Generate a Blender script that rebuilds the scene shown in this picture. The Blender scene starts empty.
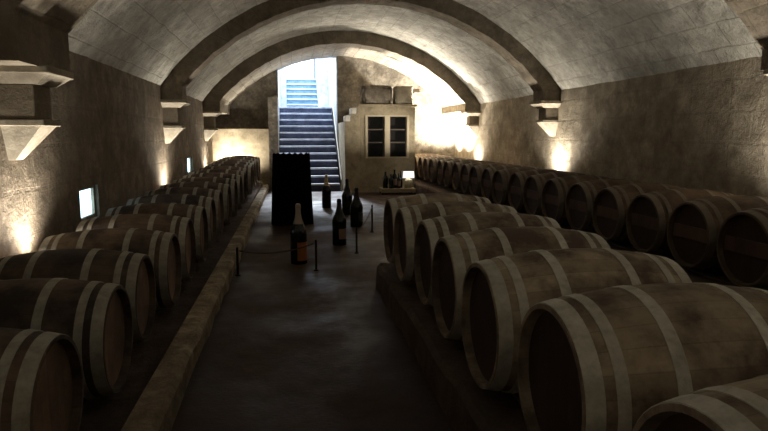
import bpy, bmesh, math, random
from mathutils import Vector, Matrix
random.seed(7)
sc = bpy.context.scene
C = sc.collection
PI = math.pi

# ------------------------------------------------------------------ layout
XL, XR = -2.15, 4.95           # cellar walls
CX = (XL + XR) / 2
HALF = (XR - XL) / 2
Y0, YE = -2.0, 18.0            # rear wall, end wall
ZS, ZA = 2.33, 4.12            # springing and crown of the vault
RV = (HALF ** 2 + (ZA - ZS) ** 2) / (2 * (ZA - ZS))
ZC = ZA - RV                   # centre height of the vault circle
RIBS = [4.85, 10.7, 15.55]      # front faces of the arches
KERB = 0.25

# ------------------------------------------------------------------ helpers
def new_bm():
    return bmesh.new()

def to_obj(name, bm, m=None, parent=None, smooth=False, auto=None):
    me = bpy.data.meshes.new(name)
    bmesh.ops.recalc_face_normals(bm, faces=bm.faces[:]) if auto is None else None
    bm.to_mesh(me); bm.free()
    if smooth:
        me.polygons.foreach_set('use_smooth', [True] * len(me.polygons))
        try:
            me.set_sharp_from_angle(angle=math.radians(40))
        except Exception:
            pass
    o = bpy.data.objects.new(name, me)
    C.objects.link(o)
    if m is not None:
        me.materials.append(m)
    if parent is not None:
        o.parent = parent
    return o

def box(bm, x0, x1, y0, y1, z0, z1, bevel=0.0, seg=1):
    vs = [bm.verts.new(p) for p in ((x0,y0,z0),(x1,y0,z0),(x1,y1,z0),(x0,y1,z0),(x0,y0,z1),(x1,y0,z1),(x1,y1,z1),(x0,y1,z1))]
    fs = [bm.faces.new([vs[i] for i in f]) for f in ((3,2,1,0),(4,5,6,7),(0,1,5,4),(1,2,6,5),(2,3,7,6),(3,0,4,7))]
    if bevel > 0:
        es = list({e for f in fs for e in f.edges})
        bmesh.ops.bevel(bm, geom=es, offset=bevel, segments=seg, affect='EDGES', profile=0.5)
    return vs

def prism(bm, pts, axis, a, b):
    """extrude a 2-D outline between a and b along axis ('y': pts are x,z ; 'x': pts are y,z)"""
    def P(p, t):
        return (p[0], t, p[1]) if axis == 'y' else (t, p[0], p[1])
    A = [bm.verts.new(P(p, a)) for p in pts]
    B = [bm.verts.new(P(p, b)) for p in pts]
    bm.faces.new(A); bm.faces.new(B[::-1])
    n = len(pts)
    for i in range(n):
        bm.faces.new((A[i], B[i], B[(i+1) % n], A[(i+1) % n]))

def lathe(bm, prof, seg=32, axis='z', closed=False, origin=(0,0,0)):
    """prof: (r, t) pairs; axis z -> t is z ; axis x -> t is x"""
    ox, oy, oz = origin
    rings = []
    for r, t in prof:
        ring = []
        if r < 1e-6:
            p = (ox, oy, oz + t) if axis == 'z' else (ox + t, oy, oz)
            ring = [bm.verts.new(p)]
        else:
            for k in range(seg):
                a = 2 * PI * k / seg
                if axis == 'z':
                    p = (ox + r * math.cos(a), oy + r * math.sin(a), oz + t)
                else:
                    p = (ox + t, oy + r * math.cos(a), oz + r * math.sin(a))
                ring.append(bm.verts.new(p))
        rings.append(ring)
    def bridge(A, B):
        if len(A) == 1 and len(B) == 1:
            return
        for k in range(seg):
            k2 = (k + 1) % seg
            if len(A) == 1:
                bm.faces.new((A[0], B[k2], B[k]))
            elif len(B) == 1:
                bm.faces.new((A[k], A[k2], B[0]))
            else:
                bm.faces.new((A[k], A[k2], B[k2], B[k]))
    for i in range(len(rings) - 1):
        bridge(rings[i], rings[i+1])
    if closed:
        bridge(rings[-1], rings[0])

def tube(bm, pts, r, seg=8):
    pts = [Vector(p) for p in pts]
    rings = []
    for i, p in enumerate(pts):
        d = (pts[min(i+1, len(pts)-1)] - pts[max(i-1, 0)]).normalized()
        up = Vector((0,0,1)) if abs(d.z) < .9 else Vector((1,0,0))
        s = d.cross(up).normalized(); t = s.cross(d)
        rings.append([bm.verts.new(p + r*(math.cos(2*PI*k/seg)*s + math.sin(2*PI*k/seg)*t)) for k in range(seg)])
    for A, B in zip(rings, rings[1:]):
        for k in range(seg):
            bm.faces.new((A[k], A[(k+1)%seg], B[(k+1)%seg], B[k]))
    bm.faces.new(rings[0][::-1]); bm.faces.new(rings[-1])

def empty(name, loc=(0,0,0), rz=0.0):
    o = bpy.data.objects.new(name, None)
    o.empty_display_size = 0.1
    C.objects.link(o)
    o.location = loc; o.rotation_euler = (0,0,rz)
    return o

def tag(o, label, cat, group=None):
    o['label'] = label; o['category'] = cat
    if group: o['group'] = group
    return o

def struct(o, label=None):
    o['kind'] = 'structure'
    if label: o['label'] = label
    return o

def copy_tree(o, parent=None):
    c = o.copy(); C.objects.link(c)
    if parent is not None: c.parent = parent
    for ch in list(o.children):
        copy_tree(ch, c)
    return c

# ------------------------------------------------------------------ materials
class NT:
    def __init__(s, name):
        s.m = bpy.data.materials.new(name); s.m.use_nodes = True
        s.t = s.m.node_tree; s.t.nodes.clear()
        s.out = s.n('ShaderNodeOutputMaterial'); s.b = s.n('ShaderNodeBsdfPrincipled')
        s.l(s.b.outputs[0], s.out.inputs[0])
    def n(s, typ, **kw):
        nd = s.t.nodes.new(typ)
        for k, v in kw.items(): setattr(nd, k, v)
        return nd
    def l(s, a, b): s.t.links.new(a, b)
    def noise(s, vec, scale, detail=6, rough=.6):
        nd = s.n('ShaderNodeTexNoise'); nd.inputs['Scale'].default_value = scale
        nd.inputs['Detail'].default_value = detail; nd.inputs['Roughness'].default_value = rough
        if vec is not None: s.l(vec, nd.inputs['Vector'])
        return nd.outputs['Fac']
    def ramp(s, fac, stops):
        nd = s.n('ShaderNodeValToRGB'); s.l(fac, nd.inputs[0]); e = nd.color_ramp.elements
        while len(e) < len(stops): e.new(.5)
        for el, (p, c) in zip(e, stops):
            el.position = p; el.color = (*c, 1) if len(c) == 3 else c
        return nd.outputs[0]
    def mix(s, fac, a, b, mode='MIX'):
        nd = s.n('ShaderNodeMix', data_type='RGBA', blend_type=mode)
        def put(sock, v):
            if hasattr(v, 'is_linked') or hasattr(v, 'links'): s.l(v, sock)
            elif isinstance(v, (int, float)): sock.default_value = v
            else: sock.default_value = (*v, 1)
        put(nd.inputs[0], fac); put(nd.inputs[6], a); put(nd.inputs[7], b)
        return nd.outputs[2]
    def math(s, op, a, b=None):
        nd = s.n('ShaderNodeMath', operation=op)
        for i, v in enumerate((a, b)):
            if v is None: continue
            if isinstance(v, (int, float)): nd.inputs[i].default_value = v
            else: s.l(v, nd.inputs[i])
        return nd.outputs[0]
    def bump(s, h, strength=.5, dist=.02, prev=None):
        nd = s.n('ShaderNodeBump'); nd.inputs['Strength'].default_value = strength
        nd.inputs['Distance'].default_value = dist; s.l(h, nd.inputs['Height'])
        if prev is not None: s.l(prev, nd.inputs['Normal'])
        return nd.outputs[0]
    def coord(s, which='Object'):
        return s.n('ShaderNodeTexCoord').outputs[which]
    def mapping(s, vec, scale=(1,1,1), rot=(0,0,0), loc=(0,0,0)):
        nd = s.n('ShaderNodeMapping'); s.l(vec, nd.inputs[0])
        nd.inputs['Scale'].default_value = scale; nd.inputs['Rotation'].default_value = rot; nd.inputs['Location'].default_value = loc
        return nd.outputs[0]

def stone(name, light, dark, joint, bw=.55, bh=.3, uv=True, joint_amt=.7, mortar=.01, rough=.9, bump=.6, blotch=1.0, soot=None):
    N = NT(name)
    oc = N.coord('Object'); vec = N.coord('UV') if uv else oc
    # wobble the courses
    wob = N.n('ShaderNodeTexNoise'); wob.inputs['Scale'].default_value = 2.2; wob.inputs['Detail'].default_value = 3; N.l(oc, wob.inputs['Vector'])
    ad = N.n('ShaderNodeVectorMath', operation='MULTIPLY_ADD'); N.l(wob.outputs['Color'], ad.inputs[0]); ad.inputs[1].default_value = (.06,.05,.0); N.l(vec, ad.inputs[2])
    br = N.n('ShaderNodeTexBrick'); N.l(ad.outputs[0], br.inputs['Vector'])
    br.inputs['Scale'].default_value = 1; br.inputs['Brick Width'].default_value = bw; br.inputs['Row Height'].default_value = bh
    br.inputs['Mortar Size'].default_value = mortar; br.inputs['Mortar Smooth'].default_value = .4
    br.inputs['Color1'].default_value = (.86,.86,.86,1); br.inputs['Color2'].default_value = (1,1,1,1); br.inputs['Mortar'].default_value = (.9,.9,.9,1)
    n1 = N.noise(oc, 1.1 * blotch, 8, .65); n2 = N.noise(oc, 9, 6, .7); n3 = N.noise(oc, 45, 4, .7)
    base = N.mix(N.ramp(n1, [(.35,(0,0,0)),(.65,(1,1,1))]), dark, light)
    base = N.mix(1.0, base, br.outputs['Color'], 'MULTIPLY')
    base = N.mix(N.ramp(n2, [(.3,(.85,)*3),(.58,(0,0,0))]), base, dark)
    n4 = N.noise(oc, 4.2, 7, .75)
    base = N.mix(N.ramp(n4, [(.36,(.75,)*3),(.56,(0,0,0))]), base, tuple(.62*v for v in dark))
    jf = N.math('MULTIPLY', br.outputs['Fac'], N.math('MULTIPLY', N.ramp(N.noise(oc, 1.7, 3), [(.38,(0,0,0)),(.6,(1,1,1))]), joint_amt))
    base = N.mix(jf, base, joint)
    if soot:
        base = N.mix(N.ramp(N.noise(oc, .55, 5), [(.45,(0,0,0)),(.7,(.8,)*3)]), base, soot)
    N.l(base, N.b.inputs['Base Color']); N.b.inputs['Roughness'].default_value = rough
    N.b.inputs['Specular IOR Level'].default_value = .2
    h = N.math('SUBTRACT', N.math('ADD', N.math('MULTIPLY', n2, .8), N.math('ADD', N.math('MULTIPLY', n3, .35), N.math('MULTIPLY', n4, 1.2))), N.math('MULTIPLY', br.outputs['Fac'], .9 * joint_amt))
    N.l(N.bump(h, bump, .03), N.b.inputs['Normal'])
    return N.m

M = {}
M['vault'] = stone('vault_limestone', (.58,.55,.48), (.34,.315,.265), (.12,.10,.08), .62, .33, joint_amt=.3, mortar=.010, bump=.9)
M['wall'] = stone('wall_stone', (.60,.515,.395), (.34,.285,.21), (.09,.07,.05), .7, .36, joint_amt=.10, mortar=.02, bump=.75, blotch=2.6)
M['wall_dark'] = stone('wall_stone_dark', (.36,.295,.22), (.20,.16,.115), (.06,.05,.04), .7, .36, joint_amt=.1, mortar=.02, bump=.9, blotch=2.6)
M['end'] = stone('end_wall_rubble', (.36,.325,.265), (.15,.13,.105), (.10,.085,.065), .45, .25, joint_amt=.12, mortar=.02, bump=1.0, blotch=3.2)
M['rib'] = stone('arch_stone', (.36,.305,.23), (.20,.165,.12), (.07,.055,.04), .34, .9, joint_amt=.3, mortar=.01, bump=.6)  # arch stone darkened: shade cast by the corbels is put into its colour
M['rib_lit'] = stone('arch_stone_lit', (.60,.54,.44), (.40,.35,.28), (.16,.13,.10), .30, .9, joint_amt=.7, mortar=.012, bump=.5)  # paler copy for the far soffit, lamp light put into the colour
M['corbel'] = stone('corbel_stone', (.55,.49,.39), (.34,.29,.22), (.2,.17,.13), 3, 3, uv=False, joint_amt=0, bump=.4, blotch=3)
M['block'] = stone('pale_masonry', (.47,.40,.28), (.33,.27,.18), (.2,.16,.11), .9, .4, uv=False, joint_amt=.2, bump=.5, blotch=1.4)
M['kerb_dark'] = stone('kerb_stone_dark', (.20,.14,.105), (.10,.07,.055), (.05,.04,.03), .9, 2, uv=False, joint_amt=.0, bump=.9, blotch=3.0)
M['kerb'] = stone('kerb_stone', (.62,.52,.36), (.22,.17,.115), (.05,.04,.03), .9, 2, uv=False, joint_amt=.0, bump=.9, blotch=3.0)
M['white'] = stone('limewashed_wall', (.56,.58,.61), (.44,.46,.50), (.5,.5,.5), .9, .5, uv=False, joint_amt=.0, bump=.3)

def make_floor():
    N = NT('dark_earth_floor'); oc = N.coord('Object')
    n1 = N.noise(oc, .9, 6, .6); n2 = N.noise(oc, 7, 6, .7); n3 = N.noise(oc, 30, 3, .7)
    c = N.mix(N.ramp(n1, [(.35,(0,0,0)),(.65,(1,1,1))]), (.036,.018,.012), (.08,.048,.03))
    c = N.mix(N.ramp(n2, [(.3,(.6,)*3),(.6,(0,0,0))]), c, (.028,.019,.016))
    N.l(c, N.b.inputs['Base Color'])
    N.l(N.ramp(n1, [(.38,(.36,)*3),(.60,(.75,)*3)]), N.b.inputs['Roughness'])
    N.b.inputs['Specular IOR Level'].default_value = .25
    N.l(N.bump(N.math('ADD', n2, N.math('MULTIPLY', n3, .3)), .35, .02), N.b.inputs['Normal'])
    return N.m
M['floor'] = make_floor()

def make_oak(name, a, b, stain, stain_amt, grain_axis='x', planks=.075):
    N = NT(name); oc = N.coord('Object')
    info = N.n('ShaderNodeObjectInfo').outputs['Random']
    off = N.n('ShaderNodeVectorMath', operation='ADD'); cmb = N.n('ShaderNodeCombineXYZ')
    N.l(N.math('MULTIPLY', info, 37.0), cmb.inputs[0]); N.l(N.math('MULTIPLY', info, 11.0), cmb.inputs[1])
    N.l(oc, off.inputs[0]); N.l(cmb.outputs[0], off.inputs[1]); v = off.outputs[0]
    if grain_axis == 'x':      # staves: angle round the barrel
        sp = N.n('ShaderNodeSeparateXYZ'); N.l(oc, sp.inputs[0])
        ang = N.math('ARCTAN2', N.math('SUBTRACT', sp.outputs[2], .345), sp.outputs[1])
        cell = N.math('FRACT', N.math('MULTIPLY', ang, 26 / (2 * PI)))
        idx = N.math('FLOOR', N.math('MULTIPLY', ang, 26 / (2 * PI)))
        gv = N.mapping(v, (1.5, 22, 22))
    else:
        sp = N.n('ShaderNodeSeparateXYZ'); N.l(oc, sp.inputs[0])
        q = N.math('MULTIPLY', sp.outputs[1], 1 / planks)
        cell = N.math('FRACT', q); idx = N.math('FLOOR', q)
        gv = N.mapping(v, (22, 22, 1.5))
    g = N.noise(gv, 1.0, 6, .6); n1 = N.noise(v, 3.2, 6, .65)
    wn = N.n('ShaderNodeTexWhiteNoise', noise_dimensions='2D'); cv = N.n('ShaderNodeCombineXYZ'); N.l(idx, cv.inputs[0]); N.l(N.math('MULTIPLY', info, 50.), cv.inputs[1]); N.l(cv.outputs[0], wn.inputs['Vector'])
    c = N.mix(g, a, b)
    c = N.mix(N.math('MULTIPLY', wn.outputs['Value'], .35), c, stain)
    c = N.mix(N.ramp(n1, [(.40,(0,0,0)),(.60,(stain_amt,)*3)]), c, stain)
    seam = N.math('LESS_THAN', N.math('MINIMUM', cell, N.math('SUBTRACT', 1.0, cell)), .03)
    c = N.mix(N.math('MULTIPLY', seam, .18), c, (.02,.014,.01))
    c = N.mix(N.math('MULTIPLY', info, .35), c, N.mix(.5, c, stain))
    N.l(c, N.b.inputs['Base Color']); N.b.inputs['Roughness'].default_value = .75
    N.b.inputs['Specular IOR Level'].default_value = .25
    N.l(N.bump(N.math('SUBTRACT', g, N.math('MULTIPLY', seam, .4)), .35, .006), N.b.inputs['Normal'])
    return N.m
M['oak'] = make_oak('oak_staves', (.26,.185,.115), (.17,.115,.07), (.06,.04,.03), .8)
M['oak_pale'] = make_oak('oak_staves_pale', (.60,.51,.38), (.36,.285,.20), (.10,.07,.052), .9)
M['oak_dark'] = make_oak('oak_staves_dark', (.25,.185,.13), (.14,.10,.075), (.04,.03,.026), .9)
M['head'] = make_oak('oak_head', (.40,.27,.185), (.27,.175,.12), (.05,.03,.022), .5, 'z', .085)
M['head_dark'] = make_oak('oak_head_dark', (.085,.052,.04), (.055,.034,.025), (.03,.02,.016), .5, 'z', .085)
M['brace'] = make_oak('oak_brace', (.19,.105,.075), (.13,.075,.05), (.06,.035,.025), .4, 'z', 4)

def make_metal(name, ca, cb):
    N = NT(name); oc = N.coord('Object'); info = N.n('ShaderNodeObjectInfo').outputs['Random']
    n = N.noise(oc, 14, 6, .7)
    c = N.mix(N.ramp(n, [(.35,(0,0,0)),(.7,(1,1,1))]), ca, cb)
    c = N.mix(N.math('MULTIPLY', info, .3), c, (.24,.20,.15))
    N.l(c, N.b.inputs['Base Color']); N.b.inputs['Roughness'].default_value = .62; N.b.inputs['Metallic'].default_value = .15
    N.l(N.bump(n, .15, .004), N.b.inputs['Normal'])
    return N.m
M['hoop'] = make_metal('galvanised_hoop', (.68,.67,.60), (.36,.35,.30))
M['hoop_grey'] = make_metal('weathered_hoop', (.46,.44,.385), (.24,.23,.19))
M['hoop_dull'] = make_metal('dull_hoop', (.22,.185,.145), (.12,.10,.08))

def flat(name, col, rough=.6, var=.25, scale=12, metal=0.0, spec=.4, bump=.1):
    N = NT(name); oc = N.coord('Object'); n = N.noise(oc, scale, 5, .6)
    c = N.mix(N.math('MULTIPLY', n, var * 2), col, tuple(v * .5 for v in col))
    N.l(c, N.b.inputs['Base Color']); N.b.inputs['Roughness'].default_value = rough; N.b.inputs['Metallic'].default_value = metal
    N.b.inputs['Specular IOR Level'].default_value = spec
    if bump: N.l(N.bump(n, bump, .01), N.b.inputs['Normal'])
    return N.m
M['timber'] = flat('rail_timber', (.09,.06,.04), .85)
M['bottle'] = flat('dark_bottle_glass', (.006,.009,.007), .18, .1, 4, 0, .5, 0)
M['foil_beige'] = flat('pale_foil', (.50,.40,.32), .5, .2, 20, .1)
M['foil_gold'] = flat('gold_foil', (.62,.50,.28), .45, .2, 20, .2)
M['foil_black'] = flat('black_foil', (.012,.011,.012), .5, .2, 20)
M['label_orange'] = flat('orange_label', (.36,.12,.03), .6, .2, 25)
M['label_tan'] = flat('tan_label', (.30,.20,.14), .6, .2, 25)
M['label_dark'] = flat('dark_label', (.05,.045,.05), .6, .2, 25)
M['cloth'] = flat('black_cloth', (.0045,.0045,.007), .95, .2, 30, 0, .05)
M['stake'] = flat('dark_iron', (.012,.010,.009), .6, .2, 30, .3)
M['rope'] = flat('natural_rope', (.08,.06,.045), .9, .3, 60)
M['tray'] = flat('pale_board', (.36,.30,.20), .7, .2, 9)
M['shade'] = flat('white_shade', (.86,.86,.84), .6, .05, 9)
M['lampbase'] = flat('beige_ceramic', (.48,.41,.27), .5, .15, 9)
M['frame'] = flat('beige_window_frame', (.48,.41,.29), .7, .2, 9)
M['shelf'] = flat('dark_shelf', (.20,.155,.11), .7, .2, 9)
M['niche'] = flat('dark_niche', (.03,.024,.02), .9, .2, 9)
M['oldstone'] = stone('old_carved_stone', (.50,.44,.35), (.24,.20,.155), (.1,.08,.06), 3, 3, uv=False, joint_amt=0, bump=1.0, blotch=4)
M['oldstone_pale'] = stone('old_carved_stone_pale', (.66,.60,.49), (.46,.40,.31), (.1,.08,.06), 3, 3, uv=False, joint_amt=0, bump=.8, blotch=4)
M['whitestone'] = stone('white_step_stone', (.80,.77,.70), (.62,.58,.5), (.3,.3,.3), 3, 3, uv=False, joint_amt=0, bump=.3)
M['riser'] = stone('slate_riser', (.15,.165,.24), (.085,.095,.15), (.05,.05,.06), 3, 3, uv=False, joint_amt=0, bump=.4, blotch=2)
M['tread'] = stone('pale_tread', (.80,.83,.90), (.55,.58,.66), (.1,.1,.1), 3, 3, uv=False, joint_amt=0, bump=.3, blotch=2)  # bluish white treads, much paler than the risers
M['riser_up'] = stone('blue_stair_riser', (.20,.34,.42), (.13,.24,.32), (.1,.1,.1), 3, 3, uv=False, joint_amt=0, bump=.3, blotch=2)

def pane_mat():
    N = NT('dark_cupboard_glass')
    N.b.inputs['Base Color'].default_value = (.02,.02,.02,1); N.b.inputs['Roughness'].default_value = .15
    N.b.inputs['Alpha'].default_value = .15
    return N.m
M['pane'] = pane_mat()
def glow(name, col, st):
    N = NT(name); N.b.inputs['Base Color'].default_value = (.8,.8,.8,1)
    n = N.noise(N.coord('Object'), 6, 3)
    N.l(N.mix(n, col, tuple(min(1, v*1.1) for v in col)), N.b.inputs['Emission Color']); N.b.inputs['Emission Strength'].default_value = st
    return N.m
M['daylight'] = glow('daylit_frosted_glass', (.52,.80,1.0), 2.6)

# ------------------------------------------------------------------ room shell
def grid_faces(bm, rows, uvs, layer):
    """rows of points -> quads, uvs same layout"""
    V = [[bm.verts.new(p) for p in r] for r in rows]
    for i in range(len(V) - 1):
        for j in range(len(V[0]) - 1):
            f = bm.faces.new((V[i][j], V[i][j+1], V[i+1][j+1], V[i+1][j]))
            for lp, (a, b) in zip(f.loops, ((i,j),(i,j+1),(i+1,j+1),(i+1,j))):
                lp[layer].uv = uvs[a][b]

def uv_box(bm, lay, x0, x1, y0, y1, z0, z1):
    """box with metric UVs"""
    start = len(bm.faces)
    vs = box(bm, x0, x1, y0, y1, z0, z1)
    bm.faces.ensure_lookup_table()
    for f in bm.faces[start:]:
        f.normal_update(); n = f.normal
        for lp in f.loops:
            p = lp.vert.co
            lp[lay].uv = (p.y, p.z) if abs(n.x) > .5 else ((p.x, p.z) if abs(n.y) > .5 else (p.x, p.y))

# floor
bm = new_bm(); box(bm, XL-.5, XR+.5, Y0-.4, 25, -.2, 0); struct(to_obj('floor', bm, M['floor']), 'dark earthen cellar floor')

# ceiling (barrel vault, with thickness)
bm = new_bm(); lay = bm.loops.layers.uv.new('UVMap')
a0 = math.asin(HALF / RV); NA = 40; NY = 60
def vpt(r, a, y): return (CX + r * math.sin(a), y, ZC + r * math.cos(a))
rows, uvs = [], []
for i in range(NA + 1):
    a = -a0 + 2 * a0 * i / NA
    rows.append([]); uvs.append([])
    for j in range(NY + 1):
        y = Y0 + (YE - Y0) * j / NY
        jr = (random.random() - .5) * .014
        rows[-1].append(vpt(RV + jr, a, y)); uvs[-1].append((y, RV * a))
grid_faces(bm, rows, uvs, lay)
rows = [[vpt(RV + .35, -a0 - .12 + 2 * (a0 + .12) * i / 20, y) for y in (Y0-.3, YE+.3)] for i in range(21)]
grid_faces(bm, rows, [[(0,0)]*2]*21, lay)
struct(to_obj('ceiling', bm, M['vault'], smooth=False, auto=False), 'pale limestone barrel vault')

# walls
def wall_long(name, xin, xout, opens, m='wall'):
    bm = new_bm(); lay = bm.loops.layers.uv.new('UVMap')
    x0, x1 = min(xin, xout), max(xin, xout)
    ys = Y0 - .3
    for (ya, yb, za, zb) in opens:
        uv_box(bm, lay, x0, x1, ys, ya, 0, ZS + .02)
        uv_box(bm, lay, x0, x1, ya, yb, 0, za)
        uv_box(bm, lay, x0, x1, ya, yb, zb, ZS + .02)
        ys = yb
    uv_box(bm, lay, x0, x1, ys, YE + .3, 0, ZS + .02)
    return struct(to_obj(name, bm, M[m]))
OPEN = [(6.50, 7.10, .60, .96), (13.0, 13.7, .68, 1.05)]
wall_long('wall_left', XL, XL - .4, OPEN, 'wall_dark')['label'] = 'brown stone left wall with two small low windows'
wall_long('wall_right', XR, XR + .4, [])['label'] = 'brown stone right wall'
bm = new_bm(); lay = bm.loops.layers.uv.new('UVMap'); uv_box(bm, lay, XL-.4, XR+.4, Y0-.3, Y0, 0, ZA+.3)
struct(to_obj('wall_rear', bm, M['wall']))
for i, (ya, yb, za, zb) in enumerate(OPEN):
    w = struct(empty('window_%d' % (i+1), (XL-.07, (ya+yb)/2, za)), 'small low bluish daylit window in left wall')
    bm = new_bm(); box(bm, -.02, .0, -(yb-ya)/2, (yb-ya)/2, 0, zb-za)
    to_obj('pane', bm, M['daylight'], w)
    bm = new_bm(); h = zb-za; hw = (yb-ya)/2
    for b in ((-hw, -hw+.035, 0, h), (hw-.035, hw, 0, h), (-hw+.035, hw-.035, 0, .035), (-hw+.035, hw-.035, h-.035, h)):
        box(bm, .0, .03, *b)
    to_obj('window_frame', bm, M['corbel'], w)

# end wall: stair opening x -0.37..1.46
SX0, SX1 = -.36, 1.36
bm = new_bm(); lay = bm.loops.layers.uv.new('UVMap')
uv_box(bm, lay, XL-.4, SX0, YE, YE+.4, 0, ZA+.5)
uv_box(bm, lay, SX1, XR+.4, YE, YE+.4, 0, ZA+.5)
struct(to_obj('wall_end', bm, M['end']), 'rough grey brown end wall with stair opening')
# pale low wall left of the stairs and the pier beside the stairs
bm = new_bm(); lay = bm.loops.layers.uv.new('UVMap'); uv_box(bm, lay, XL, -.62, 17.2, YE, 0, 1.68)
struct(to_obj('wall_low', bm, M['block']), 'low pale wall left of the stairs')
bm = new_bm(); lay = bm.loops.layers.uv.new('UVMap'); uv_box(bm, lay, -.62, SX0, 17.0, YE, 0, 2.55)
struct(to_obj('trim_pier', bm, M['end']), 'narrow stone pier beside the stairs')

# stairwell
bm = new_bm()
box(bm, SX0-.4, SX0, YE+.4, 26, 0, 6.5)
box(bm, SX1, SX1+.4, YE+.4, 26, 0, 6.5)
struct(to_obj('wall_stairwell', bm, M['white']), 'white stairwell walls')

# ribs
def rib(y, n, mat, w=.45, th=.27, soffit=None):
    bm = new_bm(); lay = bm.loops.layers.uv.new('UVMap')
    ro, ri = RV + .06, RV - th
    aE = math.acos((ZS - ZC) / ri)
    K = 48
    outer, inner, s = [], [], []
    xin = ri * math.sin(aE)
    # straight feet down to the impost
    inner.append((CX - xin, 2.09 if n > 1 else 2.0)); outer.append((XL - .05, 2.09 if n > 1 else 2.0)); s.append(-ri*aE - .17)
    for i in range(K + 1):
        a = -aE + 2 * aE * i / K
        j = (random.random() - .5) * .022
        inner.append((CX + (ri + j) * math.sin(a), ZC + (ri + j) * math.cos(a)))
        ao = -a0 + 2 * a0 * i / K
        outer.append((CX + ro * math.sin(ao), ZC + ro * math.cos(ao))); s.append(ri * a)
    inner.append((CX + xin, 2.14)); outer.append((XR + .05, 2.14)); s.append(ri*aE + .17)
    def strip(pa, pb, ya, yb, va, vb):
        for i in range(len(pa) - 1):
            P = [(pa[i], ya, va), (pa[i+1], ya, va), (pb[i+1], yb, vb), (pb[i], yb, vb)]
            f = bm.faces.new([bm.verts.new((p[0], yy, p[1])) for p, yy, _ in P])
            for lp, (k, v) in zip(f.loops, ((i, va), (i+1, va), (i+1, vb), (i, vb))):
                lp[lay].uv = (s[k], v + .45)
    strip(inner, outer, y, y, 0, -.3)
    strip(outer, inner, y + w, y + w, .8, .5)
    strip(inner, inner, y + w, y, .45, 0)
    for e in (0, -1):
        (xa, za), (xb, zb) = inner[e], outer[e]
        bm.faces.new([bm.verts.new(p) for p in ((xa,y,za),(xb,y,zb),(xb,y+w,zb),(xa,y+w,za))])
    if soffit:
        for f in bm.faces:
            ys = [v.co.y for v in f.verts]
            if max(ys) - min(ys) > .1: f.material_index = 1
    bmesh.ops.remove_doubles(bm, verts=bm.verts, dist=1e-4)
    o = struct(to_obj('trim_%d' % n, bm, mat))
    if soffit: o.data.materials.append(soffit)
    return o
for n, y in enumerate(RIBS):
    (rib(y, 3, M['rib'], YE + .40 - y, .32, M['rib_lit']) if n == 2 else rib(y - (.38 if n == 0 else 0), n + 1, M['rib'], .98 if n == 0 else .45))['label'] = ['nearest', 'middle', 'farthest'][n] + ' stone arch of the vault'

# corbels under the ribs: impost slab, dark block, tapered console
def corbel(y, side, n):
    w = .45; s = 1 if side < 0 else -1; x = XL if side < 0 else XR
    hb = .30 if side < 0 else .22; dz = (-.06 if n > 5 else -.15) if side < 0 else -.02
    if n == 4: hb = .26
    r = struct(empty('trim_%d' % n, (x, y + w/2, 0)), 'carved corbel carrying an arch')
    def bx(bm, d0, d1, hw, z0, z1, bev=.0):
        a, b = sorted((s * d0, s * d1)); box(bm, a, b, -hw, hw, z0, z1, bev)
    bm = new_bm(); bx(bm, -.02, .40, w/2 + .05, 2.10+dz, 2.16+dz, .008); 
    # splayed under-moulding
    A = [bm.verts.new((s*d, yy, z)) for d, yy, z in ((-.02,-w/2-.03,2.10+dz),(.38,-w/2-.03,2.10+dz),(.38,w/2+.03,2.10+dz),(-.02,w/2+.03,2.10+dz))]
    B = [bm.verts.new((s*d, yy, z)) for d, yy, z in ((-.02,-w/2+.04,2.03+dz),(.29,-w/2+.04,2.03+dz),(.29,w/2-.04,2.03+dz),(-.02,w/2-.04,2.03+dz))]
    for i in range(4): bm.faces.new((A[i], A[(i+1)%4], B[(i+1)%4], B[i]))
    bm.faces.new(B)
    to_obj('impost', bm, M['corbel'], r)
    zb = 2.03 + dz - hb
    bm = new_bm(); bx(bm, -.02, .25, w/2 - .06, zb, 2.03+dz, .006); to_obj('corbel_block', bm, M['rib'], r)
    bm = new_bm(); bx(bm, -.02, .31, w/2 - .05, zb - .05, zb, .006)
    A = [bm.verts.new((s*d, yy, zb-.05)) for d, yy in ((-.02,-w/2+.07),(.28,-w/2+.07),(.28,w/2-.07),(-.02,w/2-.07))]
    B = [bm.verts.new((s*d, yy, zb-.31)) for d, yy in ((-.02,-.07),(.05,-.07),(.05,.07),(-.02,.07))]
    for i in range(4): bm.faces.new((A[i], A[(i+1)%4], B[(i+1)%4], B[i]))
    bm.faces.new(A); bm.faces.new(B)
    to_obj('console', bm, M['corbel'], r)
n = 4
for y in RIBS:
    for side in (-1, 1):
        corbel(y, side, n); n += 1

# raised kerbs / platforms the barrels stand on
def kerb(name, x0, x1, y0, y1, h, edge, m='kerb_dark'):
    bm = new_bm(); K = int((y1 - y0) / .22)
    prof = []
    rows = []
    for j in range(K + 1):
        y = y0 + (y1 - y0) * j / K
        e = (random.random() - .5) * .03; t = (random.random() - .5) * .02; e2 = (random.random() - .5) * .025
        if edge > 0:
            rows.append([(x0, y, 0), (x0, y, h), (x1 - .08, y, h + t*.4), (x1 - .03 + e, y, h + t), (x1 + e*.6, y, h - .035 + t), (x1 + e2, y, 0)])
        else:
            rows.append([(x1, y, 0), (x1, y, h), (x0 + .20, y, h + t*.4), (x0 + .03 + e, y, h + t), (x0 + e*.6, y, h - .035 + t), (x0 + e2, y, 0)])
    V = [[bm.verts.new(p) for p in r] for r in rows]
    for i in range(K):
        for j in range(6):
            bm.faces.new((V[i][j], V[i][(j+1) % 6], V[i+1][(j+1) % 6], V[i+1][j]))
    bm.faces.new(V[0]); bm.faces.new(V[-1][::-1])
    return struct(to_obj(name, bm, M[m]))
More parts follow.
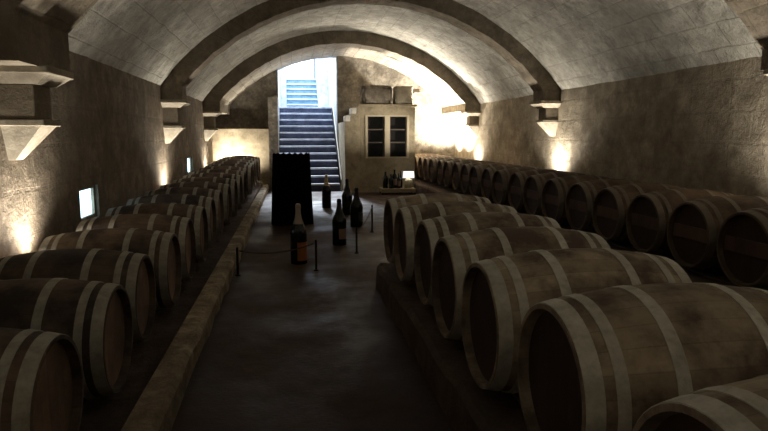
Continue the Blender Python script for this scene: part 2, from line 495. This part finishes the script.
kerb('trim_20', -.80, -.65, -1.9, 16.75, .16, 1, 'kerb')['label'] = 'low stone kerb platform along left side of aisle'
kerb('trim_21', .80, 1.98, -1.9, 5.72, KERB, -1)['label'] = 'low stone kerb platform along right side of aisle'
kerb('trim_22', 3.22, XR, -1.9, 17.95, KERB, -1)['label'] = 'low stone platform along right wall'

# ------------------------------------------------------------------ pale masonry block with cupboard
BX0, BX1, BY = 1.38, 3.24, 15.75
NX0, NX1, NZ0, NZ1 = 1.91, 3.08, .90, 2.03
bm = new_bm()
prism(bm, [(BX0,0),(NX0,0),(NX0,2.24),(1.70,2.24),(1.70,2.06),(1.54,2.06),(1.54,1.86),(BX0,1.86)], 'y', BY, YE)
box(bm, NX0, NX1, BY, YE, 0, NZ0)
box(bm, NX0, NX1, BY, YE, NZ1, 2.24)
box(bm, NX1, BX1, BY, YE, 0, 2.24)
box(bm, NX0, NX1, BY+.45, YE, NZ0, NZ1)
struct(to_obj('wall_block', bm, M['block']), 'pale masonry block beside the stairs')
bm = new_bm(); box(bm, 1.72, BX1+.05, BY-.05, BY+.5, 2.24, 2.31, .01); struct(to_obj('trim_23', bm, M['block']), 'ledge on top of the masonry block')
for k, (x, z) in enumerate(((1.385, 1.86), (1.545, 2.06))):
    bm = new_bm(); box(bm, x, x+.14, BY-.01, BY+.5, z+.001, z+.15, .015, 2)
    o = to_obj('step_stone', bm, M['whitestone'])
    tag(o, ['small white stone on the lowest step at left of the masonry block', 'small white stone on the upper step beside the ledge'][k], 'stone', 'white stones stepping up the masonry block')

cup = tag(empty('wall_cupboard', ((NX0+NX1)/2, BY, NZ0)), 'wall cupboard with two dark glazed doors in pale masonry beside stairs', 'cupboard')
W = NX1-NX0; H = NZ1-NZ0
bm = new_bm(); box(bm, -W/2+.005, W/2-.005, .40, .445, .005, H-.005); to_obj('back_panel', bm, M['niche'], cup)
bm = new_bm()
for b in ((-W/2, -W/2+.06, 0, H), (W/2-.06, W/2, 0, H), (-W/2+.06, W/2-.06, 0, .04), (-W/2+.06, W/2-.06, H-.04, H)):
    box(bm, b[0], b[1], -.02, .08, b[2], b[3], .004)
to_obj('frame', bm, M['frame'], cup)
bm = new_bm(); box(bm, -.065, .065, -.02, .40, .04, H-.04, .004); to_obj('mullion', bm, M['frame'], cup)
for sx in (-1, 1):
    x0, x1 = (-W/2+.06, -.065) if sx < 0 else (.065, W/2-.06)
    d = empty('door'); d.parent = cup
    bm = new_bm(); box(bm, x0, x1, .02, .028, .04, H-.04); to_obj('pane', bm, M['pane'], d)
    bm = new_bm()
    for b in ((x0, x0+.02, .04, H-.04), (x1-.02, x1, .04, H-.04)): box(bm, b[0], b[1], .005, .05, b[2], b[3])
    to_obj('door_frame', bm, M['shelf'], d)
    for z in (.40, .74):
        bm = new_bm(); box(bm, x0+.001, x1-.001, .05, .39, z, z+.03); to_obj('shelf', bm, M['shelf'], cup)

def rough_block(name, x0, x1, y0, y1, z0, z1, m, amp=.03, bev=.05, sub=3):
    bm = new_bm(); box(bm, x0, x1, y0, y1, z0, z1, bev, 2)
    bmesh.ops.subdivide_edges(bm, edges=bm.edges[:], cuts=sub, use_grid_fill=True)
    for v in bm.verts:
        if v.co.z > z0 + .01:
            v.co += Vector([(random.random()-.5)*amp for _ in range(3)])
    return to_obj(name, bm, m, smooth=True)
tag(rough_block('stone_block', 1.85, 2.64, BY+.02, BY+.55, 2.31, 2.80, M['oldstone'], .05, .09), 'wide weathered stone block, left one on the ledge above the cupboard', 'stone block', 'old stone blocks on the ledge')
tag(rough_block('stone_block', 2.72, 3.18, BY+.02, BY+.50, 2.31, 2.79, M['oldstone_pale'], .03, .05), 'narrower paler stone block, right one on the ledge above the cupboard', 'stone block', 'old stone blocks on the ledge')
f = tag(empty('floodlight', (3.40, BY+.62, 2.62)), 'small grey floodlight by the right end of the ledge', 'lamp')
bm = new_bm(); box(bm, -.09, .09, -.07, .05, .02, .14, .02, 2); to_obj('lamp_housing', bm, M['hoop_dull'], f)
bm = new_bm(); tube(bm, [(-.18,0,-.30),(-.18,0,.0),(0,0,.05)], .014); to_obj('bracket', bm, M['stake'], f)

# ------------------------------------------------------------------ stairs
def stairs(root, x0, x1, y0, z0, n, rise, run, riser, tread):
    for k in range(n):
        y = y0 + run * k; z = z0 + rise * k
        st = empty('step'); st.parent = root
        bm = new_bm(); box(bm, x0, x1, y, y + run + .02, z - (.0 if k == 0 else .02), z + rise - .05); to_obj('riser', bm, riser, st)
        bm = new_bm(); box(bm, x0, x1, y - .03, y + run, z + rise - .05, z + rise, .012, 2); to_obj('tread', bm, tread, st)
lo = tag(empty('staircase'), 'lower flight of dark blue grey stone stairs with pale treads', 'stairs')
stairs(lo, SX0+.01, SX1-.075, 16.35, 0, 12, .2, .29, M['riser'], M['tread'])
up = tag(empty('staircase'), 'upper flight of pale blue stairs in daylight beyond the landing', 'stairs')
LY = 16.35 + 12*.29
bm = new_bm(); box(bm, SX0, SX1, LY+.02, 26, 0, 2.40); struct(to_obj('floor_landing', bm, M['white']), 'pale landing between the stair flights')
stairs(up, -.145, .975, 22.2, 2.42, 6, .205, .3, M['riser_up'], M['white'])
bm = new_bm()
box(bm, SX0+.01, -.15, 22.2, 26, 2.40, 6.3)
struct(to_obj('wall_upper_left', bm, M['white']), 'white wall left of the upper flight')
bm = new_bm(); box(bm, .98, SX1-.01, 22.2, 26, 2.40, 6.3)
struct(to_obj('wall_upper_right', bm, M['white']), 'white wall right of the upper flight')
bm = new_bm(); box(bm, -.145, .975, 24.0, 26, 2.40, 3.66); struct(to_obj('floor_upper', bm, M['white']), 'pale upper landing')
# pale edge strip along the right of the stairs
bm = new_bm()
tube(bm, [(SX1-.035, 16.32, .0), (SX1-.035, 16.32, .30), (SX1-.035, 16.35+11*.29, 2.5)], .017, 8)
tag(to_obj('handrail', bm, M['whitestone'], smooth=True), 'thin pale rail running up the right side of the lower stairs', 'handrail')

# ------------------------------------------------------------------ barrels
L, RB, RH = .95, .345, .288
def rad(x):    # x from -L/2..L/2
    t = abs(2 * x / L)
    return RB - (RB - RH) * (t ** 2.0)
def barrel_parts(root, body, head, brace, hoop='hoop'):
    Z = RB
    bm = new_bm(); prof = []
    K = 18
    for i in range(K + 1):
        x = -L/2 + L * i / K; prof.append((rad(x), x))
    prof += [(RH - .017, L/2), (RH - .022, L/2 - .06), (RH - .05, L/2 - .07), (RH - .05, -L/2 + .07), (RH - .022, -L/2 + .06), (RH - .017, -L/2)]
    lathe(bm, prof, 44, 'x', True, (0,0,Z)); to_obj('stave_body', bm, body, root, smooth=True)
    for s in (-1, 1):
        bm = new_bm(); x = s * (L/2 - .042)
        prof = [(0, x), (RH - .0225, x), (RH - .0225, x - s*.015), (0, x - s*.015)]
        lathe(bm, prof, 44, 'x', False, (0,0,Z)); hd = to_obj('barrel_head', bm, head, root)
        if brace and s < 0:
            bm = new_bm(); a, b = sorted((x, x + s*.014)); box(bm, a, b, -.235, .235, Z-.045, Z+.075, .003); to_obj('head_brace', bm, M['brace'], root)
        for (d0, d1) in ((.004, .062), (.098, .138), (.285, .330)):
            x0, x1 = sorted((s * (L/2 - d0), s * (L/2 - d1)))
            bm = new_bm(); o = .0035
            xs = [x0 + (x1 - x0) * q / 3 for q in range(4)]
            prof = [(rad(q) + o, q) for q in xs] + [(rad(q) - .001, q) for q in xs[::-1]]
            lathe(bm, prof, 44, 'x', True, (0,0,Z)); to_obj('hoop', bm, M[hoop], root, smooth=True)

ORD = ['first','second','third','fourth','fifth','sixth','seventh','eighth','ninth','tenth','eleventh','twelfth','thirteenth','fourteenth','fifteenth','sixteenth','seventeenth','eighteenth','nineteenth','twentieth','twenty-first']
def row(xc, rz, y0, n, pitch, z, body, head, brace, lab, group, last, seedn, hoop='hoop', slope=0.0, drift=0.0):
    rnd = random.Random(seedn)
    proto = empty('wine_barrel'); barrel_parts(proto, body, head, brace, hoop)
    for i in range(n):
        o = proto if i == 0 else copy_tree(proto)
        o.location = (xc + drift * i + (rnd.random()-.5)*.05, y0 + pitch * i - (.12 if i == 0 and n == 7 else 0) + (rnd.random()-.5)*.012, z + slope * pitch * i)
        o.rotation_euler = (0, 0, rz + (rnd.random()-.5)*.012)
        tag(o, (last if i == n-1 else lab % ORD[i]), 'barrel', group)
BZ = .275
LS = .019
PR = .705
FR = .87 + L/2; FL = -.993 - L/2; SR = 3.46 + L/2
row(FR, 0, 1.21, 7, PR, BZ, M['oak_pale'], M['head_dark'], False, 'pale-hooped oak barrel, %s from the camera in the right aisle-side row', 'oak barrels in the short row right of the aisle', 'oak barrel, seventh and farthest in the right aisle-side row', 3)
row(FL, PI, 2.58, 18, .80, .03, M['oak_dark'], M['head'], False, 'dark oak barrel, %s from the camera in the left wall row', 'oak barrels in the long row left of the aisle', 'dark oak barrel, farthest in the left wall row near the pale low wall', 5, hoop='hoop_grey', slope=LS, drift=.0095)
row(SR, 0, 4.13, 20, PR, BZ, M['oak'], M['head_dark'], True, 'dark-headed oak barrel, %s from the camera in the right wall row', 'oak barrels in the long row along the right wall', 'dark-headed oak barrel, farthest in the right wall row beside the masonry block', 9, 'hoop_dull')
# timber rails
for xc, y0, y1, nm, zr, zb, sl in ((FR, .7, 5.65, 'short row right of the aisle', KERB, BZ, 0), (FL, 2.0, 16.6, 'row along the left wall', .0, .03, LS), (SR, 3.6, 17.9, 'row along the right wall', KERB, BZ, 0)):
    for s in (-1, 1):
        bm = new_bm(); t = zb + RB - rad(.21) - .016
        za, zb2 = (y0 - 2.47) * sl, (y1 - 2.47) * sl
        prism(bm, [(y0, zr + max(za, 0)), (y1, zr + zb2 + .002), (y1, t + zb2), (y0, t + za)], 'x', xc + s*.26 - .05, xc + s*.26 + .05)
        if sl:
            for v in bm.verts: v.co.x += (v.co.y - 2.58) * .0095 / .80
        tag(to_obj('barrel_rail', bm, M['timber']), '%s timber rail under the barrels of the %s' % ('rear' if (s > 0) == (xc > 0) else 'front', nm), 'rail', 'timber rails under the barrels')
bm = new_bm(); prism(bm, [(2.47, .0), (16.75, .0), (16.75, (16.75-2.47)*LS)], 'x', XL, -.81)
struct(to_obj('floor_ramp', bm, M['kerb_dark']), 'gently rising ground under the left barrel row')

# ------------------------------------------------------------------ display bottles on the floor
def bottle(x, y, h, rb, label, foil, lab=None, lab_ang=(-1.4, -.3), lab_z=(.15, .38)):
    r = tag(empty('champagne_bottle', (x, y, 0)), label, 'bottle', 'giant display bottles on the aisle floor')
    P = lambda *q: [(a * rb, b * h) for a, b in q]
    bm = new_bm()
    lathe(bm, P((0,.012),(.6,.0),(.95,.0),(1,.015),(1,.50),(.97,.54),(.84,.60),(.60,.67),(.42,.74),(.32,.82),(.27,.93),(.27,.96),(0,.96)), 28, 'z')
    to_obj('bottle_glass', bm, M['bottle'], r, smooth=True)
    bm = new_bm()
    lathe(bm, P((.64,.668),(.455,.74),(.35,.82),(.295,.92),(.35,.925),(.35,.955),(.30,.96),(.30,.985),(.2,1.0),(0,1.0)), 24, 'z')
    to_obj('foil_cap', bm, foil, r, smooth=True)
    if lab:
        bm = new_bm(); a, b = lab_ang; K = 12; R = rb * 1.012
        V = [[bm.verts.new((R*math.cos(a+(b-a)*k/K), R*math.sin(a+(b-a)*k/K), z*h)) for k in range(K+1)] for z in lab_z]
        for k in range(K): bm.faces.new((V[0][k], V[0][k+1], V[1][k+1], V[1][k]))
        to_obj('bottle_label', bm, lab, r, smooth=True)
    return r
bottle(.06, 7.05, .71, .098, 'giant dark bottle with orange label and pale neck, nearest on the aisle floor', M['foil_beige'], M['label_orange'], (-1.75, -.1), (.06, .37))
bottle(.63, 8.20, .64, .098, 'giant dark bottle with tan label, standing beyond the orange-labelled bottle', M['foil_black'], M['label_tan'], (-1.7, -.3), (.14, .36))
bottle(.70, 12.5, .70, .095, 'giant dark bottle with gold neck foil standing before the stairs', M['foil_gold'])
bottle(1.03, 11.4, .68, .10, 'tall dark bottle between the gold-necked bottle and the masonry block', M['foil_black'])
bottle(1.04, 9.8, .65, .105, 'black shouldered bottle in front of the pale floor by the iron stakes', M['foil_black'], M['label_dark'])

# low iron stakes with a rope
pts = [(-.60, 6.5, .30), (.245, 6.62, .34), (.80, 7.55, .32), (1.22, 9.2, .42)]
for k, (x, y, h) in enumerate(pts):
    r = tag(empty('stake', (x, y, 0)), ['thin dark iron stake beside the left kerb', 'thin dark iron stake right of the orange-labelled bottle', 'thin dark iron stake in front of the black shouldered bottle', 'farthest thin dark iron stake, left of the last right barrel'][k], 'stake', 'low iron stakes in the aisle')
    bm = new_bm(); lathe(bm, [(0,0),(.03,0),(.03,.008),(.013,.014),(.013,h),(.010,h+.010),(0,h+.014)], 12, 'z'); to_obj('post', bm, M['stake'], r, smooth=True)
for a, b, lab in ((pts[0], pts[1], 'thin rope slung between the stakes in front of the orange-labelled bottle'), (pts[2], pts[3], 'thin rope between the two stakes right of the giant bottles')):
    dv = Vector((b[0]-a[0], b[1]-a[1], 0)).normalized() * .024
    P = []
    for k in range(13):
        t = k / 12; sag = .06 * 4 * t * (1 - t)
        P.append((a[0]+dv.x+(b[0]-a[0]-2*dv.x)*t, a[1]+dv.y+(b[1]-a[1]-2*dv.y)*t, (a[2]-.03)*(1-t)+(b[2]-.03)*t - sag))
    bm = new_bm(); tube(bm, P, .008, 6)
    tag(to_obj('rope', bm, M['rope'], smooth=True), lab, 'rope', 'ropes between the stakes')

# ------------------------------------------------------------------ black draped stand
def drape(w, d, h, folds=9):
    bm = new_bm(); path = []
    N = 40
    def add(x, y, nx, ny, t): path.append((x, y, nx, ny, t))
    per = 2*(w+d); n = 150
    for i in range(n):
        s = per * i / n
        if s < w: add(-w/2+s, -d/2, 0, -1, s)
        elif s < w+d: add(w/2, -d/2+(s-w), 1, 0, s)
        elif s < 2*w+d: add(w/2-(s-w-d), d/2, 0, 1, s)
        else: add(-w/2, d/2-(s-2*w-d), -1, 0, s)
    rows = []
    zs = [0.01, .1, .3, .6, .9, 1.1, h-.03, h]
    for z in zs:
        fl = 1 + .12 * (1 - z/h); ring = []
        for (x, y, nx, ny, s) in path:
            a = .012 + .012 * (1 - z/h)
            off = a * math.sin(2*PI*s/(per/ (folds*4)))
            top = .035 * abs(math.sin(PI*s/(w/6))) if z == h else 0
            ring.append(bm.verts.new((x*fl + nx*off, y*fl + ny*off, z + top - (.011 if z == h else 0))))
        rows.append(ring)
    for A, B in zip(rows, rows[1:]):
        for k in range(n): bm.faces.new((A[k], A[(k+1)%n], B[(k+1)%n], B[k]))
    return bm
ds = tag(empty('display_stand', (-.005, 10.35, 0), -.03), 'tall black cloth-draped stand with scalloped top before the stairs', 'stand')
to_obj('drape', drape(.59, .40, 1.18), M['cloth'], ds, smooth=True)
bm = new_bm(); box(bm, -.28, .28, -.18, .18, 1.12, 1.15, .006); to_obj('top_board', bm, M['cloth'], ds)
for sx in (-1, 1):
    for sy in (-1, 1):
        bm = new_bm(); box(bm, sx*.25-.02, sx*.25+.02, sy*.15-.02, sy*.15+.02, 0, 1.12); to_obj('leg', bm, M['stake'], ds)

# ------------------------------------------------------------------ low tray table with bottles and lamp
TX0, TX1, TY0, TY1, TZ = 2.24, 3.12, 15.0, 15.45, .16
tb = tag(empty('low_table', ((TX0+TX1)/2, (TY0+TY1)/2, 0)), 'low pale board table at the foot of the masonry block', 'table')
w, d = (TX1-TX0)/2, (TY1-TY0)/2
bm = new_bm(); box(bm, -w, w, -d, d, TZ-.11, TZ, .008); to_obj('tabletop', bm, M['tray'], tb)
for sx in (-1, 1):
    for sy in (-1, 1):
        bm = new_bm(); box(bm, sx*(w-.02)-.018, sx*(w-.02)+.018, sy*(d-.02)-.018, sy*(d-.02)+.018, 0, TZ-.11); to_obj('leg', bm, M['stake'], tb)
tb2 = ['leftmost', 'second', 'middle', 'fourth', 'rightmost']
for k, (dx, dy, h, rb) in enumerate(((.12,.18,.42,.07), (.25,.10,.36,.062), (.36,.22,.47,.07), (.45,.09,.38,.05), (.525,.22,.43,.045))):
    r = tag(empty('small_bottle', (TX0+dx, TY0+dy, TZ)), '%s of the five dark bottles on the low table' % tb2[k], 'bottle', 'dark bottles on the low table')
    bm = new_bm(); P = lambda *q: [(a * rb, b * h) for a, b in q]
    lathe(bm, P((0,0),(1,0),(1,.58),(.85,.68),(.4,.78),(.33,.95),(.38,.95),(.38,1),(0,1)), 20, 'z'); to_obj('bottle_glass', bm, M['bottle'], r, smooth=True)
    if k in (2, 3):
        bm = new_bm(); R = rb*1.02
        V = [[bm.verts.new((R*math.cos(-2.3+1.6*q/8), R*math.sin(-2.3+1.6*q/8), z*h)) for q in range(9)] for z in (.15,.5)]
        for q in range(8): bm.faces.new((V[0][q], V[0][q+1], V[1][q+1], V[1][q]))
        to_obj('bottle_label', bm, M['label_tan'], r)
lp = tag(empty('table_lamp', (TX1-.16, TY0+.17, TZ)), 'small beige lamp with a white shade on right end of low table', 'lamp')
bm = new_bm(); lathe(bm, [(0,0),(.10,0),(.105,.02),(.10,.20),(.07,.235),(.02,.25),(.02,.28),(0,.28)], 24, 'z'); to_obj('lamp_base', bm, M['lampbase'], lp, smooth=True)
bm = new_bm(); lathe(bm, [(.15,.26),(.14,.42),(.135,.42),(.145,.26)], 28, 'z', True); to_obj('lamp_shade', bm, glow('glowing_white_shade', (1,.97,.92), .9), lp, smooth=True)
bm = new_bm(); lathe(bm, [(0,.28),(.02,.28),(.032,.32),(.03,.36),(0,.38)], 14, 'z'); to_obj('bulb', bm, glow('lamp_bulb', (1,.93,.8), 14), lp, smooth=True)

# ------------------------------------------------------------------ lights
WARM = (1.0, .94, .83)
def spot(name, loc, target, power, ang=110, blend=.8, col=WARM, size=.04):
    l = bpy.data.lights.new(name, 'SPOT'); l.energy = power; l.spot_size = math.radians(ang); l.spot_blend = blend; l.color = col; l.shadow_soft_size = size
    o = bpy.data.objects.new(name, l); C.objects.link(o); o.location = loc
    o.rotation_euler = (Vector(target) - Vector(loc)).to_track_quat('-Z', 'Y').to_euler()
    return o
UP = 250
for y, k in ((.2, 1), (4.95, 1), (10.6, 1), (15.6, 1)):  # first pair is out of view, added to brighten the near vault
    spot('uplight_or_fill', (XL+.14, y + (.25 if 4 < y < 6 else 0), .5), (XL+.75, y+.1, 3.2), UP*k*(.55 if 4 < y < 6 else .75), 150, 1.0, WARM, .10)
    spot('uplight_or_fill', (XR-.20, y, .62), (XR-.75, y+.1, 3.2), UP*k, 150, 1.0, WARM, .10)
spot('uplight_or_fill', (XL+.22, 4.55, .5), (XL+.3, 5.0, 1.8), 60, 90, 1.0, WARM, .05)  # small extra lamp added to light the camera side of the left corbel
spot('uplight_or_fill', (XR-.28, 17.45, .95), (XR-.5, 17.5, 3.0), 800, 150, 1.0, WARM, .1)
spot('uplight_or_fill', (XR-.32, 16.3, .95), (XR-.7, 16.7, 3.0), 1900, 150, 1.0, WARM, .1)
spot('uplight_or_fill', (XR-.3, 12.9, .85), (2.3, 15.75, 1.25), 900, 46, 1.0, WARM, .1)  # added fill lamp that brightens the front of the masonry block
spot('uplight_or_fill', (XL+.45, 16.7, .5), (XL+.75, 17.6, 1.3), 260, 120)
def area(name, loc, target, power, sx, sy, col):
    l = bpy.data.lights.new(name, 'AREA'); l.energy = power; l.shape = 'RECTANGLE'; l.size = sx; l.size_y = sy; l.color = col
    o = bpy.data.objects.new(name, l); C.objects.link(o); o.location = loc
    o.rotation_euler = (Vector(target) - Vector(loc)).to_track_quat('-Z', 'Y').to_euler()
    return o
area('stair_daylight', (.5, 21.5, 6.4), (.5, 19.5, 1.5), 1000, 1.5, 4.0, (.72,.86,1.0))

spot('daylight_shaft', (.5, 22.5, 6.2), (.5, 14.6, 0), 4500, 30, .6, (.84,.91,1.0), .5)

w = bpy.data.worlds.new('daylight_sky'); sc.world = w; w.use_nodes = True
nt = w.node_tree; bg = nt.nodes['Background']
bg.inputs[0].default_value = (.78,.90,1.0,1); bg.inputs[1].default_value = 2.2

# ------------------------------------------------------------------ camera
cam = bpy.data.cameras.new('camera'); co = bpy.data.objects.new('camera', cam); C.objects.link(co)
cam.sensor_width = 36; cam.lens = 600 / 768 * 36; cam.clip_start = .05
co.location = (0, 0, 1.5)
co.rotation_euler = (math.radians(90 - 7.6), 0, math.radians(-8.7))
sc.camera = co

sc.view_settings.view_transform = 'Standard'
sc.view_settings.look = 'None'
sc.view_settings.exposure = .2
sc.view_settings.gamma = .94
sc.cycles.use_denoising = True
sc.cycles.max_bounces = 8
sc.cycles.diffuse_bounces = 5
sc.cycles.sample_clamp_indirect = 4
